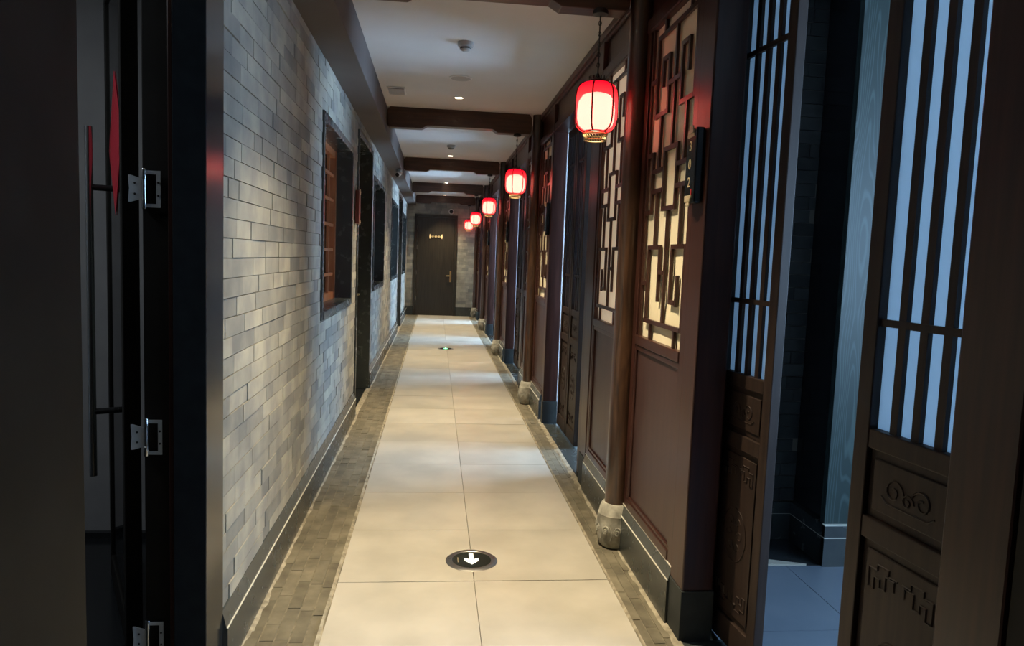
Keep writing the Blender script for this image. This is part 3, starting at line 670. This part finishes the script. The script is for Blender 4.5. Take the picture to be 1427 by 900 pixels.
# ------------------------------------------------------------------ number plates
def text(body, size, material, parent, loc, rot, name='numeral', sx=1.0):
    cu = bpy.data.curves.new(name, 'FONT'); cu.body = body; cu.size = size; cu.align_x = 'CENTER'; cu.align_y = 'CENTER'; cu.extrude = .0006
    tmp = bpy.data.objects.new(name, cu); COL.objects.link(tmp); dg = bpy.context.evaluated_depsgraph_get(); me = bpy.data.meshes.new_from_object(tmp.evaluated_get(dg))
    bpy.data.objects.remove(tmp); me.materials.clear(); me.materials.append(MATS[material])
    o = link(name, me, parent, loc); o.rotation_euler = rot; o.scale = (sx, 1, 1); return o
def number_plate(x, y, z, s, lab, digits=None, body='plate_black', grp='number plates'):
    """s=-1 faces -x (right wall), s=+1 faces +x (left wall)"""
    t = empty('number_plate', (x, y, z), label=lab, cat='number plate', group=grp)
    boxes('plate', body, t, [(min(0, s*.032), max(0, s*.032), -.052, .052, -.137, .137)], bevel=.006)
    for sg in (1, -1):
        bm = bmesh.new(); bx(bm, s*.030, s*.036, -.034, .034, sg*.112-.006, sg*.112+.006); bx(bm, s*.030, s*.038, -.028, .028, sg*.124-.007, sg*.124+.007); bx(bm, s*.030, s*.036, -.018, .018, sg*.138-.008, sg*.138+.008)
        fin('end_ornament', bm, 'cream_enamel', t, bevel=.002)
    if digits:
        for i, c in enumerate(digits): text(c, .052, 'gold_enamel', t, (s*.0325, .004, .072-.066*i), (PI/2, 0, s*PI/2), sx=1.05)
        boxes('red_mark', 'red_enamel', t, [(s*.030, s*.0330, -.030, -.022, -.108, -.084)])
    return t
number_plate(.9555, 2.622, 1.790, -1, 'black plate with gold numerals 302 on the near door post', '302')
PP = [None, 'small dark plate on the post before the second column', 'small dark plate on the post before the third column', 'small dark plate on the post before the fourth column']
for k in (1, 2, 3): number_plate(.9555, YC[k]-.80, 1.77, -1, PP[k])
number_plate(XL+.008, 6.16, 1.80, 1, 'red-brown plate on brick beside the first left door', None, 'red_brown')
# door sign on the end door
t = empty('door_sign', (-.01, Y_END-.014, 1.855), label='small gold lettered sign on the end door', cat='sign')
boxes('backing', 'brass', t, [(-.13, .13, -.008, 0, -.012, .012)])
for s in (-1, 1):
    bm = bmesh.new(); prism(bm, [(s*.145, -.06), (s*.115, -.03), (s*.115, .03), (s*.145, .06), (s*.155, 0)], 'y', -.016, -.001); fin('end_ornament', bm, 'gold_enamel', t)
bm = bmesh.new()
for cx in (-.07, .0, .07):
    for q in ((-.018,.018,.018,.023), (-.022,.022,-.002,.003), (-.018,.018,-.024,-.019), (-.003,.003,-.022,.022), (-.018,-.013,-.02,.0)): bx(bm, cx+q[0], cx+q[1], -.013, -.008, q[2], q[3])
fin('lettering', bm, 'gold_enamel', t)

# ------------------------------------------------------------------ near left glass door
ang = math.atan2(.891, -.454)
g = empty('glass_door', (-.965, 2.42, 0), ang, label='open glass door with long steel pull and red paper diamond', cat='door')
w = .84; T = .05
for a, b in ((0, .06), (w-.05, w)): boxes('stile', 'black_paint', g, [(a, b, -T/2 if a == 0 else -.012, T/2 if a == 0 else .012, .01, 2.45)], bevel=.003)
for a, b in ((.01, .11), (2.37, 2.45)): boxes('rail', 'black_paint', g, [(.06, w-.05, -.012, .012, a, b)], bevel=.003)
piece('glass_panel', 'door_glass', g, .055, w-.045, -.004, .004, .10, 2.38)
bm = bmesh.new(); tube(bm, [(.66, .08, .50), (.66, .08, 1.87)], .014, 14); fin('pull_bar', bm, 'steel', g, smooth=True)
for z in (.76, 1.64):
    bm = bmesh.new(); tube(bm, [(.66, .08, z), (.66, .004, z)], .012, 10); fin('pull_standoff', bm, 'black_metal', g, smooth=True)
dm = empty('paper_diamond', (-.965+math.cos(ang)*.46-math.sin(ang)*.0055, 2.42+math.sin(ang)*.46+math.cos(ang)*.0055, 1.79), ang, label='red paper diamond stuck on the open glass door', cat='decoration')
bm = bmesh.new(); prism(bm, [(-.26, 0), (0, -.26), (.26, 0), (0, .26)], 'y', 0, .0015); fin('paper', bm, 'red_paper', dm)
bm = bmesh.new(); prism(bm, [(-.21, 0), (0, -.21), (.21, 0), (0, .21), (-.21, 0.0001), (-.195, 0), (0, .195), (.195, 0), (0, -.195), (-.195, -.0001)], 'y', .0015, .002); fin('gold_border', bm, 'red_enamel', dm)
def hinge(z, lab):
    h = empty('door_hinge', (-.853-XL, 2.236-2.22, z)); h.parent = tr1; h.scale = (.84, .84, .86)
    bm = bmesh.new(); lathe(bm, [(.007, -.068), (.009, -.064), (.009, -.035), (.007, -.034), (.007, .034), (.009, .035), (.009, .064), (.007, .068)], 14); fin('knuckle', bm, 'steel', h, smooth=True)
    bm = bmesh.new(); prism(bm, [(-.052, -.045), (-.044, -.045), (-.008, -.034), (-.008, .034), (-.044, .045), (-.052, .045), (-.052, .034), (-.049, 0), (-.052, -.034)], 'y', -.002, .001); fin('leaf_plate', bm, 'zinc', h)
    bm = bmesh.new()
    for q in ((.008, .055, .05, .062), (.008, .055, -.062, -.05), (.041, .055, -.05, .05)): bx(bm, q[0], q[1], -.002, .001, q[2], q[3])
    fin('frame_plate', bm, 'zinc', h)
    bm = bmesh.new()
    for x, q in ((-.030, .018), (-.030, -.018), (.048, .022), (.048, -.022)): tube(bm, [(x, -.0015, q), (x, -.004, q)], .0038, 8)
    fin('screw', bm, 'black_metal', h)
hinge(1.59, 'bright steel hinge, uppermost on the left door frame'); hinge(.85, 'steel hinge in the middle of the left door frame'); hinge(.215, 'steel hinge, lowest on the left door frame')

# unseen fill lamp, added to brighten the dark left room
t = empty('ceiling_lamp', (-2.1, 1.9, Z_CEIL), label='dim square fill lamp added to brighten the left room, out of sight', cat='lamp')
boxes('lamp_body', 'white_plastic', t, [(-.25, .25, -.25, .25, -.05, 0)])
ld = bpy.data.lights.new('room_fill_light', 'AREA'); ld.size = .45; ld.energy = 12; ld.color = (.85, .92, 1)
lo = bpy.data.objects.new('room_fill_light', ld); COL.objects.link(lo); lo.parent = t; lo.location = (0, 0, -.06)
